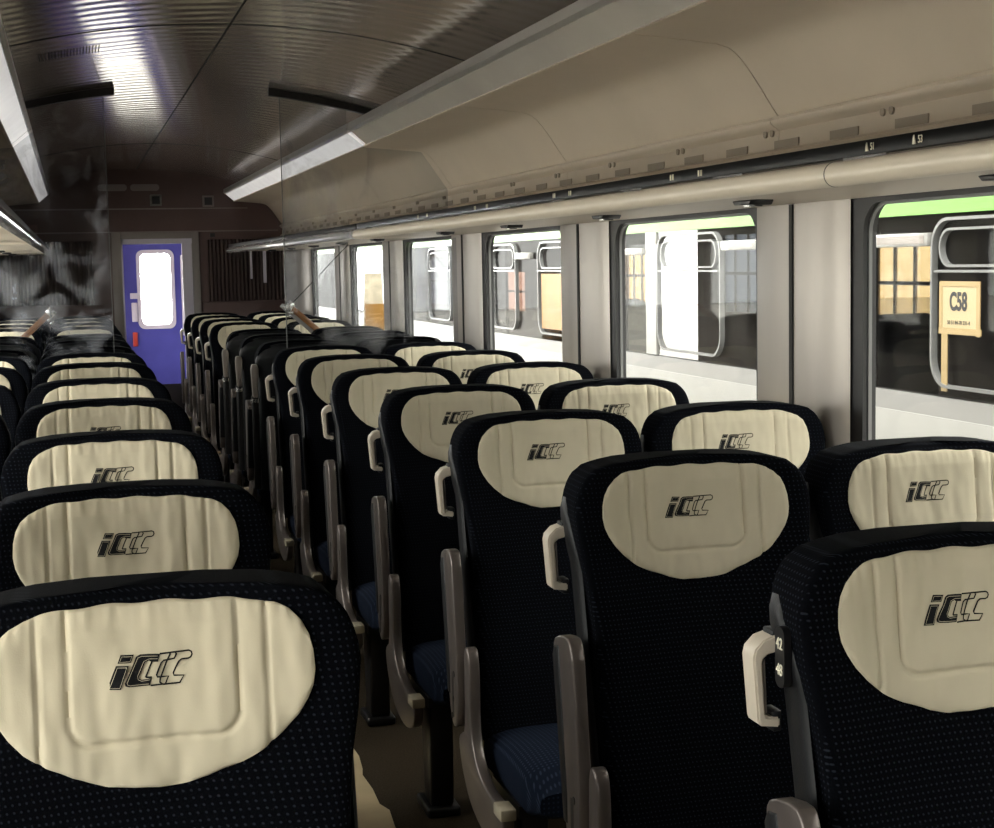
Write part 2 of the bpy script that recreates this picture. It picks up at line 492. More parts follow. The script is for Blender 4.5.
# ------------------------------------------------------------------ ceiling lights (long lenses)
def light_strip(sgn, ya, yb, label, lens):
    t = thing('ceiling_light', (sgn * .82, ya, 2.2), label, 'ceiling light')
    L_ = yb - ya
    def lp(x, z): return (sgn * (x - .82), z - 2.2)
    b = MB(); b.prism([lp(.788, 2.288), lp(.866, 2.222), lp(.88, 2.225), lp(.80, 2.305)], 'y', .004, L_ - .004)
    b.build('lens', lens, t)
    b = MB(); b.prism([lp(.772, 2.297), lp(.786, 2.284), lp(.792, 2.290), lp(.79, 2.33), lp(.776, 2.33)], 'y', 0, L_)
    b.build('upper_trim', M['lenstrim'], t)
    b = MB(); b.prism([lp(.862, 2.216), lp(.878, 2.214), lp(.89, 2.232), lp(.868, 2.226)], 'y', 0, L_)
    b.build('lower_trim', M['panel'], t)
    b = MB(); b.prism([lp(.788, 2.288), lp(.866, 2.222), lp(.88, 2.225), lp(.80, 2.305)], 'y', L_ - .004, L_)
    b.build('end_cap', M['panel'], t)
    return t
light_strip(1, Y0 + .02, 7.92, 'long dull grey ceiling light lens running from top edge to the glass on the right', M['lens'])
light_strip(1, 7.96, 14.64, 'bright white ceiling light lens beyond the glass on the right', M['lensb'])
light_strip(-1, Y0 + .02, 7.92, 'bright ceiling light lens along the left edge in front of the glass', M['lensb'])
light_strip(-1, 7.96, 14.64, 'smeared ceiling light lens seen through dirty glass at upper left', M['lensb'])

# ------------------------------------------------------------------ luggage racks
def rack(sgn, ya, yb, label, railmat, lamps, nums, chrome):
    t = thing('luggage_rack', (sgn * .8, ya, 1.76), label, 'luggage rack')
    L_ = yb - ya
    def lx(x): return sgn * (x - .8)
    b = MB(); b.tube([(lx(.8), 0, .005), (lx(.8), L_, .005)], .0235, 24)
    b.build('rail_tube', railmat, t)
    b = MB()
    yy = 2.724 - ya
    if 0 < yy < L_: b.tube([(lx(.8), yy - .0015, .005), (lx(.8), yy + .0015, .005)], .0239, 24); b.build('rail_joint', M['seam'], t)
    else: b.bm.free()
    b = MB(); b.box(*sorted((lx(.800), lx(.812))), 0, L_, .033, .061, .002)
    st = b.build('number_strip', M['strip'], t)
    b = MB(); b.box(*sorted((lx(.799), lx(.806))), 0, .16, .0275, .033); cm = mesh_of(b, 'strip_clip', M['chrome']); yy = .3
    while yy < L_ - .3:
        part('strip_clip', cm, t, (0, yy, 0)); yy += .62
    for y_, s in nums:
        mt = Matrix.Translation((lx(.7985), y_ - ya, .047)) @ Matrix(((0, 0, -1, 0), (-1, 0, 0, 0), (0, 1, 0, 0), (0, 0, 0, 1)))
        if s:
            text_mesh(s, .019, M['ivory'], 'seat_number', st, mt, sx=.8)
            b = MB(); b.prism([(y_ - ya + .016, .040), (y_ - ya + .026, .040), (y_ - ya + .0245, .049), (y_ - ya + .0215, .056), (y_ - ya + .019, .049)], 'x', lx(.7978), lx(.8002))
            b.build('seat_pictogram', M['ivory'], st)
        else:
            b = MB()
            for d in (-.012, .004): b.box(*sorted((lx(.7985), lx(.8005))), y_ - ya + d, y_ - ya + d + .007, .040, .054)
            b.build('seat_mark', M['ivory'], st)
    b = MB(); b.prism([(lx(.806), -.004), (lx(1.333), -.004), (lx(1.333), .012), (lx(1.30), .014), (lx(.81), .026)], 'y', 0, L_)
    b.build('shelf', M['panel'], t)
    for y_ in lamps:
        b = MB(); yl = y_ - ya
        b.prism([(yl - .065, -.004), (yl + .055, -.004), (yl + .04, -.015), (yl - .05, -.017)], 'x', *sorted((lx(1.05), lx(1.115))), .003)
        rl = b.build('reading_lamp', M['plate'], t)
        for q, (px, py) in enumerate(((1.083, -.025), (1.083, .02))):
            b = MB(); b.tube([(lx(px), yl + py, -.0195), (lx(px), yl + py, -.013)], .016, 14)
            b.build('lamp_lens', M['chrome'] if q else M['darkmetal'], rl)
    return t
lampY = [2.58 + 1.14 * k for k in range(-4, 5)]
rack(1, Y0 + .02, 7.90, 'beige luggage rack over the right windows with black numbered strip', M['rail'], lampY,
     [(2.578, '51'), (2.412, '53'), (3.562, ''), (3.387, ''), (4.52, ''), (4.365, ''), (5.476, ''), (5.307, ''), (6.436, ''), (6.263, '')], False)
rack(1, 7.93, 14.64, 'shiny luggage rack edge beyond the glass on the right', M['white_rail'], [8.82 + 1.22 * k for k in range(5)], [], True)
rack(-1, Y0 + .02, 7.90, 'luggage rack at left edge in front of the glass', M['white_rail'], lampY, [], True)
rack(-1, 7.93, 14.64, 'luggage rack behind the smeared left glass', M['white_rail'], [8.82 + 1.22 * k for k in range(5)], [], True)

# ------------------------------------------------------------------ glass partitions
def partition(sgn, label, gm):
    y = 7.915
    t = thing('glass_partition', (sgn * .43, y, 0), label, 'glass screen')
    P = [(.43, .12), (1.325, .12), (1.325, 1.742), (.765, 1.742), (.765, 1.835), (1.285, 1.835), (1.285, 1.99), (1.15, 2.182), (.86, 2.205), (.765, 2.28), (.765, zc(.765) - .03), (.43, zc(.43) - .03)]
    b = MB(); b.prism([(sgn * (x - .43), z) for x, z in P], 'y', -.004, .004)
    b.build('pane', gm, t)
    # polished free edge
    b = MB(); b.box(*sorted((sgn * -.004, 0)), -.004, .004, .12, zc(.43) - .03)
    b.build('pane_edge', M['talu'], t)
    # black channel in the ceiling
    b = MB()
    n = 12
    pts = [(.375 + (.95 - .375) * k / n) for k in range(n + 1)]
    lo = [(sgn * (x - .43), zc(x) - .036) for x in pts]; hi = [(sgn * (x - .43), zc(x) - .002) for x in pts]
    b.prism(lo + hi[::-1], 'y', -.02, .02)
    b.build('ceiling_channel', M['rubber'], t)
    b = MB(); b.box(*sorted((0, sgn * .895)), -.016, .016, 0, .13)
    b.build('floor_channel', M['darkmetal'], t)
partition(1, 'clear dusty glass screen right of the aisle with black ceiling channel', M['partition'])
partition(-1, 'smeared dirty glass screen left of the aisle with black ceiling channel', M['partition_dirty'])

# ------------------------------------------------------------------ end wall, vestibule, blue door
DX0, DX1, DZ = -.165, .475, 1.885
b = MB()
b.box(-1.45, DX0 - .085, Y1, Y1 + .06, 0, 2.6); b.box(DX1 + .065, 1.45, Y1, Y1 + .06, 0, 2.6)
b.box(DX0 - .085, DX1 + .065, Y1, Y1 + .06, DZ + .06, 2.6)
ew = struct(b.build('wall_far', M['maroon']))
b = MB()
b.box(-1.1, 1.0, Y1 - .012, Y1, 2.155, 2.166); b.box(-1.3, 1.28, Y1 - .012, Y1, 1.945, 1.955)
b.build('edging', M['greyline'], ew)
b = MB()
for x in (-.22, .07):
    b.prism(rr(x - .13, x + .13, 2.325, 2.385, .028), 'y', Y1 - .01, Y1)
b.build('vent_plate', M['greyline'], ew)
for i, (x, z) in enumerate(((.165, 2.238), (.64, 2.225))):
    b = MB()
    b.mat(M['display' if i == 0 else 'greyline']); b.box(x - .052, x + .052, Y1 - .02, Y1, z - .052, z + .052, .004)
    b.mat(M['plate']); b.box(x - .035, x + .035, Y1 - .024, Y1 - .019, z - .035, z + .035)
    b.build('indicator_box', None, ew)
b = MB(); b.mat(M['plate']).box(.645, .69, Y1 - .02, Y1, 1.895, 1.93)
b.build('small_camera', None, ew)
# pleated curtains on the wall, both sides of the door
def pleats(x0, x1, z0, z1, label):
    b = MB(); n = int((x1 - x0) / .035)
    pts = []
    for k in range(n * 4 + 1):
        x = x0 + (x1 - x0) * k / (n * 4)
        pts.append((x, Y1 - .045 + .016 * math.sin(k * PI / 2 + .4 * math.sin(k * .7))))
    b.prism(pts + [(x1, Y1 - .02), (x0, Y1 - .02)], 'z', z0, z1)
    tag(b.build('curtain', M['curtain'], None, 70), label, 'curtain')
pleats(.62, 1.30, 1.30, 1.87, 'dark brown pleated curtain on the far wall right of the doorway')
pleats(-1.30, -.42, 1.30, 1.87, 'dark brown pleated curtain on the far wall left of the doorway')
b = MB(); b.box(-1.33, -.34, Y1 - .03, Y1, .25, 1.29, .004); b.box(.56, 1.33, Y1 - .03, Y1, .25, 1.29, .004)
b.build('lower_panel', M['maroon'], ew)
b = MB(); b.box(1.0, 1.02, Y1 - .075, Y1 - .06, 1.50, 1.80); b.box(1.12, 1.15, Y1 - .075, Y1 - .06, 1.46, 1.80)
b.build('pale_reflection_strip', M['lilac'], ew)  # two pale reflections built as solid strips on the end wall
# door frame
b = MB()
b.box(DX0 - .085, DX0, Y1 - .03, Y1 + .08, 0, DZ + .06, .004); b.box(DX1, DX1 + .065, Y1 - .03, Y1 + .08, 0, DZ + .06, .004)
b.box(DX0, DX1, Y1 - .03, Y1 + .08, DZ, DZ + .06, .004)
d1 = struct(b.build('door_1', M['frame']))
b = MB(); b.box(DX0, DX0 + .014, Y1 - .032, Y1 + .1, 0, DZ); b.box(DX0, DX1, Y1 - .032, Y1 + .1, DZ - .045, DZ)
b.box(DX1 - .09, DX1, Y1 + .03, Y1 + .07, 0, DZ - .045)
b.build('light_edge', M['lilac'], d1)
# vestibule box; unseen side openings added to let daylight in
VX0, VX1, VY = -.35, .95, 16.8
b = MB()
for xa in (VX0 - .05, VX1):
    b.box(xa, xa + .05, Y1 + .06, 15.3, 0, 2.3); b.box(xa, xa + .05, 16.5, 16.86, 0, 2.3); b.box(xa, xa + .05, 15.3, 16.5, 0, .8); b.box(xa, xa + .05, 15.3, 16.5, 2.0, 2.3)
b.box(VX0, VX1, Y1 + .06, 16.86, 2.25, 2.3)
struct(b.build('wall_vestibule', M['lilac']))
gx0, gx1, gz0, gz1 = .065, .415, 1.0, 1.79
b = MB()
o_ = [(VX0, 0), (VX1, 0), (VX1, 2.25), (VX0, 2.25)]
b.box(VX0, gx0, VY, VY + .05, .39, 2.25); b.box(gx1, VX1, VY, VY + .05, .39, 2.25)
b.box(gx0, gx1, VY, VY + .05, .39, gz0); b.box(gx0, gx1, VY, VY + .05, gz1, 2.25)
d2 = struct(b.build('door_2', M['blue']))
b = MB(); b.box(VX0, VX1, VY - .01, VY + .06, 0, .392); b.build('kick_plate', M['ped'], d2)
b = MB()
op = rr(gx0 - .02, gx1 + .02, gz0 - .02, gz1 + .02, .07); ip = rr(gx0 + .02, gx1 - .02, gz0 + .02, gz1 - .02, .06)
n = len(op)
V = [[b.bm.verts.new((p[0], y, p[1])) for p in lp] for y in (VY - .015, VY + .01) for lp in (op, ip)]
for k in range(n):
    j = (k + 1) % n
    b.face((V[0][k], V[0][j], V[1][j], V[1][k])); b.face((V[0][k], V[0][j], V[2][j], V[2][k])); b.face((V[1][k], V[1][j], V[3][j], V[3][k])); b.face((V[2][k], V[2][j], V[3][j], V[3][k]))
b.build('glass_surround', M['lilac'], d2)
b = MB(); b.box(gx0 - .01, gx1 + .01, VY + .02, VY + .026, gz0 - .01, gz1 + .01)
b.build('glass_pane', M['pane'], d2)
b = MB(); b.box(-.02, .03, VY - .03, VY, .80, .95, .008); b.build('pull_handle', M['red'], d2)
b = MB(); b.box(-.03, .06, VY - .02, VY, 1.30, 1.36, .004); b.box(-.02, .04, VY - .03, VY, 1.06, 1.26, .006); b.build('lock_plate', M['lilac'], d2)
b = MB(); b.box(.50, .62, VY - .02, VY, .9, 1.75, .01); b.build('louvre_panel', M['lilac'], d2)
# rear wall behind the camera
b = MB(); b.box(-1.45, 1.45, Y0 - .1, Y0 - .02, 0, 2.6)
struct(b.build('wall_rear', M['wall']))

# ------------------------------------------------------------------ brown paper on the aisle floor
b = MB()
pts = [(-.30, .6), (.02, .6)]
prof = [(.20, .6), (.215, 2.6), (.20, 3.4), (.21, 4.26), (.222, 4.40), (.204, 4.46), (.209, 4.6), (.203, 4.74), (.214, 4.80), (.226, 4.93), (.222, 5.06), (.205, 5.11), (.16, 5.16), (.08, 5.13), (-.02, 5.18), (-.12, 5.15), (-.2, 5.2), (-.25, 5.1)]
poly = prof + [(-.25, .6)]
b.prism(poly, 'z', .0006, .004)
tag(b.build('floor_paper', M['paper']), 'torn brown paper sheet on the aisle floor between the front seat rows', 'paper sheet')

# ------------------------------------------------------------------ seats
WZ = [(.42, .218), (.9, .222), (1.0, .231), (1.06, .242), (1.12, .248), (1.145, .246), (1.17, .238), (1.192, .224), (1.208, .204), (1.216, .175), (1.221, .135), (1.224, .07)]
YF = [(.42, -.150), (.6, -.115), (.8, -.066), (1.0, -.02), (1.13, 0.0), (1.18, .006), (1.205, .013), (1.218, .024), (1.224, .038)]
D_ = .040
def wz(z): return interp(WZ, z)
def yf(x, z):
    w = wz(z); s = min(1, abs(x) / w)
    return interp(YF, z) + D_ * (1 - max(0, 1 - s ** 3.6) ** (1 / 3.6)) - .042 * (s ** 2) * (1 if z > 1.0 else .45 + .55 * max(0, (z - .7) / .3)) - .006
ZL = [.42, .5, .6, .7, .8, .9, .95, 1.0, 1.03, 1.06, 1.09, 1.12, 1.14, 1.16, 1.175, 1.185, 1.194, 1.202, 1.208, 1.213, 1.217, 1.221, 1.224]
SS = [math.sin(PI / 2 * k / 16) for k in range(-16, 17)]
def back_mesh():
    rs = []
    for z in ZL:
        w = wz(z)
        fr = [Vector((s * w, yf(s * w, z), z)) for s in SS]
        yb = interp(YF, z) + .078 - (.02 if z > 1.19 else 0) * (z - 1.19) / .034
        bk = [Vector((s * w * .99, yb, z)) for s in reversed(SS[1:-1:3])]
        rs.append(fr + bk)
    b = MB(); b.rings(rs); return mesh_of(b, 'backrest', M['navy'], 60)
def shell_mesh():
    rs = []
    for z in ZL:
        z2 = .42 + (z - .42) * .984
        w = max(wz(z) + .003, .238) if z < 1.15 else wz(z) - .003 + .006 * (1.175 - z) / .025 if z < 1.175 else wz(z) - .003
        yb0 = interp(YF, z)
        r0, r1 = yb0 + (-.010 + .04 * min(1, max(0, z - 1.07) / .09)), yb0 + .096 - (.03 * max(0, z - 1.16) / .064)
        ring = []
        for k in range(72):
            a = 2 * PI * (k + .5) / 72
            cx_, sy_ = math.cos(a), math.sin(a)
            ex = 2 / 5.5
            yy_ = (r0 + r1) / 2 + (r1 - r0) / 2 * math.copysign(abs(sy_) ** ex, sy_)
            if sy_ < 0 and abs(cx_) ** ex < .965: yy_ = max(yy_, yb0 + .042)
            ring.append(Vector((w * (1 - .10 * max(0, sy_)) * math.copysign(abs(cx_) ** ex, cx_), yy_, z2)))
        rs.append(ring)
    b = MB(); b.rings(rs); return mesh_of(b, 'back_shell', M['shell'], 50)
# headrest cover outline
OT = [(0, 1.2065), (.06, 1.206), (.10, 1.205), (.13, 1.202), (.15, 1.197), (.166, 1.189), (.180, 1.176), (.189, 1.159), (.1935, 1.140), (.195, 1.116)]
OB = [(0, .985), (.03, .987), (.06, .993), (.10, 1.007), (.13, 1.023), (.155, 1.042), (.172, 1.060), (.184, 1.079), (.1918, 1.097), (.195, 1.116)]
def cover_h(x, z, seed):
    """padding height of the quilted cover over the seat"""
    ax = abs(x)
    e = min(.195 - ax, interp(OT, ax) - z, z - interp(OB, ax))
    h = .0035 + .0055 * (1 - math.exp(-max(0, e) / .010))
    h -= .0045 * math.exp(-((ax - .137) / .0030) ** 2)
    # quilted centre panel: rounded U
    dx, dz = ax - .072, 1.073 - z
    dq = (math.hypot(max(dx, 0), max(dz, 0)) - .030) if (dx > 0 or dz > 0) else -.03
    h -= .0042 * math.exp(-(dq / .0032) ** 2)
    if dq < 0: h += .003 * (1 - math.exp(dq / .012))
    h += .0034 * (noise.noise(Vector((x * 26 + seed * 7.3, z * 7 + seed, seed * 3.1))))
    h += .0018 * (noise.noise(Vector((x * 60 + seed * 3.3, z * 22 + seed, seed))))
    h += .0010 * math.sin(x * 420 + seed) * math.exp(-max(0, interp(OT, ax) - z) / .012)
    return h
def cover_pt(x, z, seed, lift=0):
    return Vector((x, yf(x, z) - cover_h(x, z, seed) - lift, z))
def cover_mesh(seed):
    NX, NZ = 130, 76
    b = MB()
    G = []
    for i in range(NX + 1):
        x = .1948 * math.sin(PI / 2 * (-1 + 2 * i / NX) * .985) / math.sin(PI / 2 * .985)
        zt, zb = interp(OT, abs(x)), interp(OB, abs(x))
        zt += .0012 * math.sin(x * 90 + seed * 2); zb += .0012 * math.sin(x * 70 + seed)
        G.append([b.bm.verts.new(cover_pt(x, zb + (zt - zb) * j / NZ, seed)) for j in range(NZ + 1)])
    for i in range(NX):
        for j in range(NZ): b.face((G[i][j], G[i + 1][j], G[i + 1][j + 1], G[i][j + 1]))
    rim = [G[i][0] for i in range(NX + 1)] + [G[NX][j] for j in range(1, NZ + 1)] + [G[i][NZ] for i in range(NX - 1, -1, -1)] + [G[0][j] for j in range(NZ - 1, 0, -1)]
    low = [b.bm.verts.new(v.co + Vector((0, .012, 0))) for v in rim]
    n = len(rim)
    for k in range(n): b.face((rim[k], low[k], low[(k + 1) % n], rim[(k + 1) % n]))
    return mesh_of(b, 'headrest_cover', M['cream'], 80)
# embroidered letters, traced as slanted outlines
def lg(u, v):
    s = 1.232e-3 / 9.036
    return ((u - 475) * s * .97 - .012, 1.128 - ((v + .062 * (u - 465)) - 262) * s)
def logo_mesh(seed):
    b = MB()
    def pv(p, lift): return b.bm.verts.new(cover_pt(p[0], p[1], seed, lift))
    def strip(path, w, closed=False, lift=.0012):
        P = [Vector(lg(*p)) for p in path]
        Q = []
        m = len(P)
        for i in range(m if closed else m - 1):
            a, c = P[i], P[(i + 1) % m]
            k = max(1, int((c - a).length / .006))
            for q in range(k): Q.append(a.lerp(c, q / k))
        if not closed: Q.append(P[-1])
        m = len(Q); Lf = []; Rt = []
        for i in range(m):
            p0 = Q[(i - 1) % m] if closed or i else Q[i]; p1 = Q[(i + 1) % m] if closed or i < m - 1 else Q[i]
            d = (p1 - p0).normalized(); nn = Vector((-d.y, d.x)) * w
            Lf.append(pv(Q[i] + nn, lift)); Rt.append(pv(Q[i] - nn, lift))
        for i in range(m if closed else m - 1):
            j = (i + 1) % m
            b.face((Lf[i], Lf[j], Rt[j], Rt[i]))
    def quadfill(A, Bp, lift=.001, n=8):
        """fill between two polylines with the same count"""
        A = [Vector(lg(*p)) for p in A]; Bp = [Vector(lg(*p)) for p in Bp]
        rows = []
        for a, c in zip(A, Bp): rows.append([pv(a.lerp(c, k / 3), lift) for k in range(4)])
        for r0, r1 in zip(rows, rows[1:]):
            for k in range(3): b.face((r0[k], r0[k + 1], r1[k + 1], r1[k]))
    W = .0010
    b.mat(M['thread'])
    quadfill([(215, 130), (185, 205)], [(335, 130), (305, 200)])
    quadfill([(170, 225), (140, 290), (110, 360), (80, 432)], [(285, 225), (258, 293), (230, 362), (205, 430)])
    outer = [(568, 128), (480, 126), (390, 130), (352, 150), (315, 235), (275, 310), (240, 375), (245, 400), (275, 410), (370, 408), (465, 402)]
    inner = [(550, 184), (510, 184), (470, 184), (432, 200), (412, 240), (392, 285), (372, 325), (376, 342), (392, 350), (440, 346), (486, 338)]
    quadfill(outer, inner)
    for p in ([(495, 190), (462, 260), (430, 332)], [(565, 127), (650, 119), (705, 112), (716, 130), (695, 170), (640, 180), (600, 186), (575, 206), (550, 260), (528, 312), (535, 330), (635, 325), (605, 391), (470, 403)],
              [(662, 125), (620, 205), (585, 285), (560, 345), (555, 375), (580, 395)],
              [(670, 116), (750, 108), (830, 101), (852, 112), (857, 135), (845, 160), (820, 172), (760, 176), (735, 196), (705, 250), (680, 300), (685, 322), (775, 320), (735, 386), (660, 391), (580, 396)],
              [(430, 332), (486, 330)], [(470, 184), (495, 190), (550, 190)]):
        strip(p, W)
    b.mat(M['cream'])
    for p in ([(225, 145), (203, 193), (296, 189), (318, 144)], [(182, 240), (104, 418), (195, 416), (265, 240)]):
        strip(p, .00028, True, .0018)
    strip([(545, 146), (400, 146), (368, 160), (262, 372), (268, 390), (290, 396), (455, 388)], .00028, False, .0018)
    strip([(545, 170), (470, 170), (420, 190), (358, 318), (362, 348), (392, 362), (470, 352)], .00028, False, .0018)
    return mesh_of(b, 'logo', None, 0)
def cushion_mesh():
    b = MB()
    rs = []
    for k in range(13):
        y = -.13 - .42 * k / 12
        top = .455 + .02 * math.sin(PI * k / 12) - (.03 * max(0, k - 10) / 2)
        bot = .335 + (.03 * max(0, k - 10) / 2)
        w = .222 - (.02 * max(0, k - 10) / 2)
        ring = []
        for q in range(32):
            a = 2 * PI * q / 32; c, s = math.cos(a), math.sin(a)
            ring.append(Vector((w * math.copysign(abs(c) ** .45, c), y, (top + bot) / 2 + (top - bot) / 2 * math.copysign(abs(s) ** .5, s))))
        rs.append(ring)
    b.rings(rs)
    return mesh_of(b, 'seat_cushion', M['cushion'], 60)
def chaikin(p, n=2):
    for _ in range(n):
        q = []
        for (a, c), (d, e) in zip(p, p[1:] + p[:1]):
            q += [(a * .75 + d * .25, c * .75 + e * .25), (a * .25 + d * .75, c * .25 + e * .75)]
        p = q
    return p
def side_mesh():
    b = MB()
    pts = [(-.163, .69), (-.185, .70), (-.207, .685), (-.217, .62), (-.21, .50), (-.25, .43), (-.35, .392), (-.48, .392), (-.50, .36), (-.485, .31), (-.36, .272), (-.2, .30), (-.115, .375), (-.085, .445), (-.12, .468), (-.155, .48), (-.158, .6)]
    b.prism(chaikin([(y, z - .018) for y, z in pts]), 'x', -.014, .014, .005)
    return mesh_of(b, 'side_frame', M['bronze'], 50)
def cap_mesh():
    b = MB(); b.box(-.020, .018, -.505, -.44, .352, .380, .004)
    return mesh_of(b, 'frame_end_cap', M['block'])
def arm_mesh():
    b = MB()
    pts = [(-.008, .872), (-.025, .895), (-.10, .908), (-.118, .896), (-.132, .86), (-.168, .54), (-.150, .485), (-.125, .462), (-.095, .475), (-.075, .52), (-.02, .80)]
    b.prism(chaikin(pts, 1), 'x', -.0135, .0135, .004)
    return mesh_of(b, 'armrest', M['bronze'], 50)
def armpad_mesh():
    b = MB()
    pts = [(-.02, .855), (-.03, .875), (-.06, .88), (-.10, .60), (-.10, .54), (-.075, .54), (-.03, .80)]
    b.prism(pts, 'x', -.015, .015, .004)
    return mesh_of(b, 'armrest_pad', M['shell'], 50)
def bolt_mesh():
    b = MB()
    for y, z in ((-.128, .60), (-.118, .535), (-.105, .49)): b.tube([(-.015, y, z), (.015, y, z)], .008, 10)
    b.box(-.014, .014, -.123, -.108, .49, .60)
    return mesh_of(b, 'pivot_bolt', M['darkmetal'])
def handle_mesh():
    """side grab loop; local x is outward (negative side), lies in the x-z plane"""
    b = MB()
    o = [(.004, 1.094), (-.020, 1.087), (-.033, 1.074), (-.036, 1.062), (-.029, .974), (-.026, .966), (.004, .962)]
    i = [(.004, 1.070), (-.014, 1.066), (-.021, 1.060), (-.0225, 1.054), (-.0185, .983), (-.016, .978), (.004, .976)]
    n = len(o)
    V = [[b.bm.verts.new((p[0], y, p[1])) for p in lp] for y in (.052, .092) for lp in (o, i)]
    for k in range(n - 1):
        j = k + 1
        b.face((V[0][k], V[0][j], V[1][j], V[1][k])); b.face((V[2][k], V[2][j], V[3][j], V[3][k]))
        b.face((V[0][k], V[0][j], V[2][j], V[2][k])); b.face((V[1][k], V[1][j], V[3][j], V[3][k]))
    for k in (0, n - 1): b.face((V[0][k], V[1][k], V[3][k], V[2][k]))
    bmesh.ops.recalc_face_normals(b.bm, faces=b.bm.faces[:])
    bmesh.ops.bevel(b.bm, geom=[e for e in b.bm.edges if len(e.link_faces) == 2 and e.calc_face_angle() > .9], offset=.0025, segments=2, affect='EDGES')
    return mesh_of(b, 'grab_handle', M['handle'], 50)
def mount_mesh():
    b = MB(); b.box(-.006, .008, .055, .089, -.014, .016, .003)
    return mesh_of(b, 'handle_mount', M['shell'])
def grip_mesh():
    b = MB(); b.prism([(-.0195, 1.056), (-.0165, 1.058), (-.0135, .982), (-.0165, .981)], 'y', .058, .096)
    return mesh_of(b, 'handle_lining', M['handle_in'])
def post_mesh():
    b = MB(); b.prism([(-.013, .93), (.012, .93), (.019, 1.08), (.013, 1.105), (-.014, 1.105), (-.021, 1.08)], 'y', .06, .10, .006); return mesh_of(b, 'grab_grip', M['handle_in'])
def post2_mesh():
    b = MB(); b.tube([(.0, .08, .45), (.0, .08, .94)], .019, 14); return mesh_of(b, 'grip_post', M['ped'])
def post3_mesh():
    b = MB(); b.tube([(.0, .08, .905), (.0, .08, .925)], .024, 14); return mesh_of(b, 'post_clamp', M['chrome'])
def ped_mesh():
    b = MB()
    b.prism([(-.43, .34), (-.30, .34), (-.33, .03), (-.42, .03)], 'x', -.035, .035, .008)
    b.box(-.05, .05, -.44, -.28, 0, .03, .008)
    b.box(-.04, .04, -.44, -.20, .33, .36)
    b.prism([(-.29, .34), (-.265, .34), (-.30, .03), (-.32, .03)], 'x', -.015, .015, .004)
    return mesh_of(b, 'pedestal', M['ped'], 50)
ME = dict(g1=post_mesh(), g2=post2_mesh(), g3=post3_mesh(), back=back_mesh(), shell=shell_mesh(), cov=[cover_mesh(s) for s in (1, 2, 3, 4)], logo=[logo_mesh(s) for s in (1, 2, 3, 4)],
          cushion=cushion_mesh(), side=side_mesh(), cap=cap_mesh(), arm=arm_mesh(), pad=armpad_mesh(), bolt=bolt_mesh(), handle=handle_mesh(), mount=mount_mesh(), grip=grip_mesh(), ped=ped_mesh())
def mir(me):
    m2 = me.copy(); m2.transform(Matrix.Diagonal((-1, 1, 1, 1))); m2.flip_normals(); return m2
ME['handle_m'], ME['mount_m'], ME['grip_m'] = mir(ME['handle']), mir(ME['mount']), mir(ME['grip'])
cnt = [0]
def seat(x, y, label, group, aisle, rz=0, handle=False, ped=True, logo=True, arm=True, grip=False):
    """aisle: local side (-1/+1) of the aisle"""
    t = thing('passenger_chair', (x, y, 0), label, 'seat', group, rz)
    if x < 0 and not rz: t.scale.x = 1.03
    part('backrest', ME['back'], t)
    part('back_shell', ME['shell'], t)
    v = cnt[0] % 4; cnt[0] += 1
    c = part('headrest_cover', ME['cov'][v], t); c.scale.x = 1 / t.scale.x; c['label'] = 'cream quilted headrest cover'
    if logo: part('logo', ME['logo'][v], c, (.008 if x < 0 else -.001, 0, 0))['label'] = 'black embroidered logo'
    part('seat_cushion', ME['cushion'], t)
    for s in ((aisle,) if ped else ()):
        part('side_frame', ME['side'], t, (s * .262, 0, 0))
        part('frame_end_cap', ME['cap'], t, (s * .262, 0, 0))
        if not arm: continue
        a = part('armrest', ME['arm'], t, (s * .280, 0, 0))
        part('armrest_pad', ME['pad'], a, (0, .012, 0)); part('pivot_bolt', ME['bolt'], a)
    if grip:
        g = part('grab_grip', ME['g1'], t, (aisle * .262, 0, 0)); g['label'] = 'taupe grab grip'
        part('grip_post', ME['g2'], g); part('post_clamp', ME['g3'], g)
    if handle:
        sfx = '' if aisle < 0 else '_m'
        h = part('grab_handle', ME['handle' + sfx], t, (aisle * .245, 0, 0))
        part('handle_mount', ME['mount' + sfx], h, (0, 0, 1.082)); part('handle_mount', ME['mount' + sfx], h, (0, 0, .969)); part('handle_lining', ME['grip' + sfx], h)
    part('pedestal', ME['ped'], t, (aisle * -.13 if not ped else aisle * .18, 0, 0))
    return t
XA, XW = .545, 1.0675
RY = [1.876, 2.834, 3.789, 4.734, 5.684, 6.610, 7.438]
LY = [1.915, 2.820, 3.760, 4.751, 5.684, 6.660, 7.47]
BY = [8.23, 9.03, 9.83]
FY = [11.0, 11.85, 12.7, 13.55]
ordn = ['nearest', 'second', 'third', 'fourth', 'fifth', 'sixth', 'seventh']
G1 = {'ra': 'front rows of seats right of the aisle', 'rw': 'front rows of seats under the right windows',
      'la': 'front rows of seats left of the aisle', 'lw': 'front rows of seats under the left windows'}
rlab = ['navy seat at right edge with number plate beside its grab handle',
        'navy seat with greyish headrest cover and grab handle, second right of the aisle',
        'navy seat with bright cream cover, third right of the aisle',
        'navy seat with cream cover, fourth right of the aisle, its handle above a raised armrest',
        'navy seat, fifth in the line right of the aisle, cover logo half hidden',
        'navy seat, sixth in the line right of the aisle',
        'navy seat, last in front of the glass, right of the aisle']
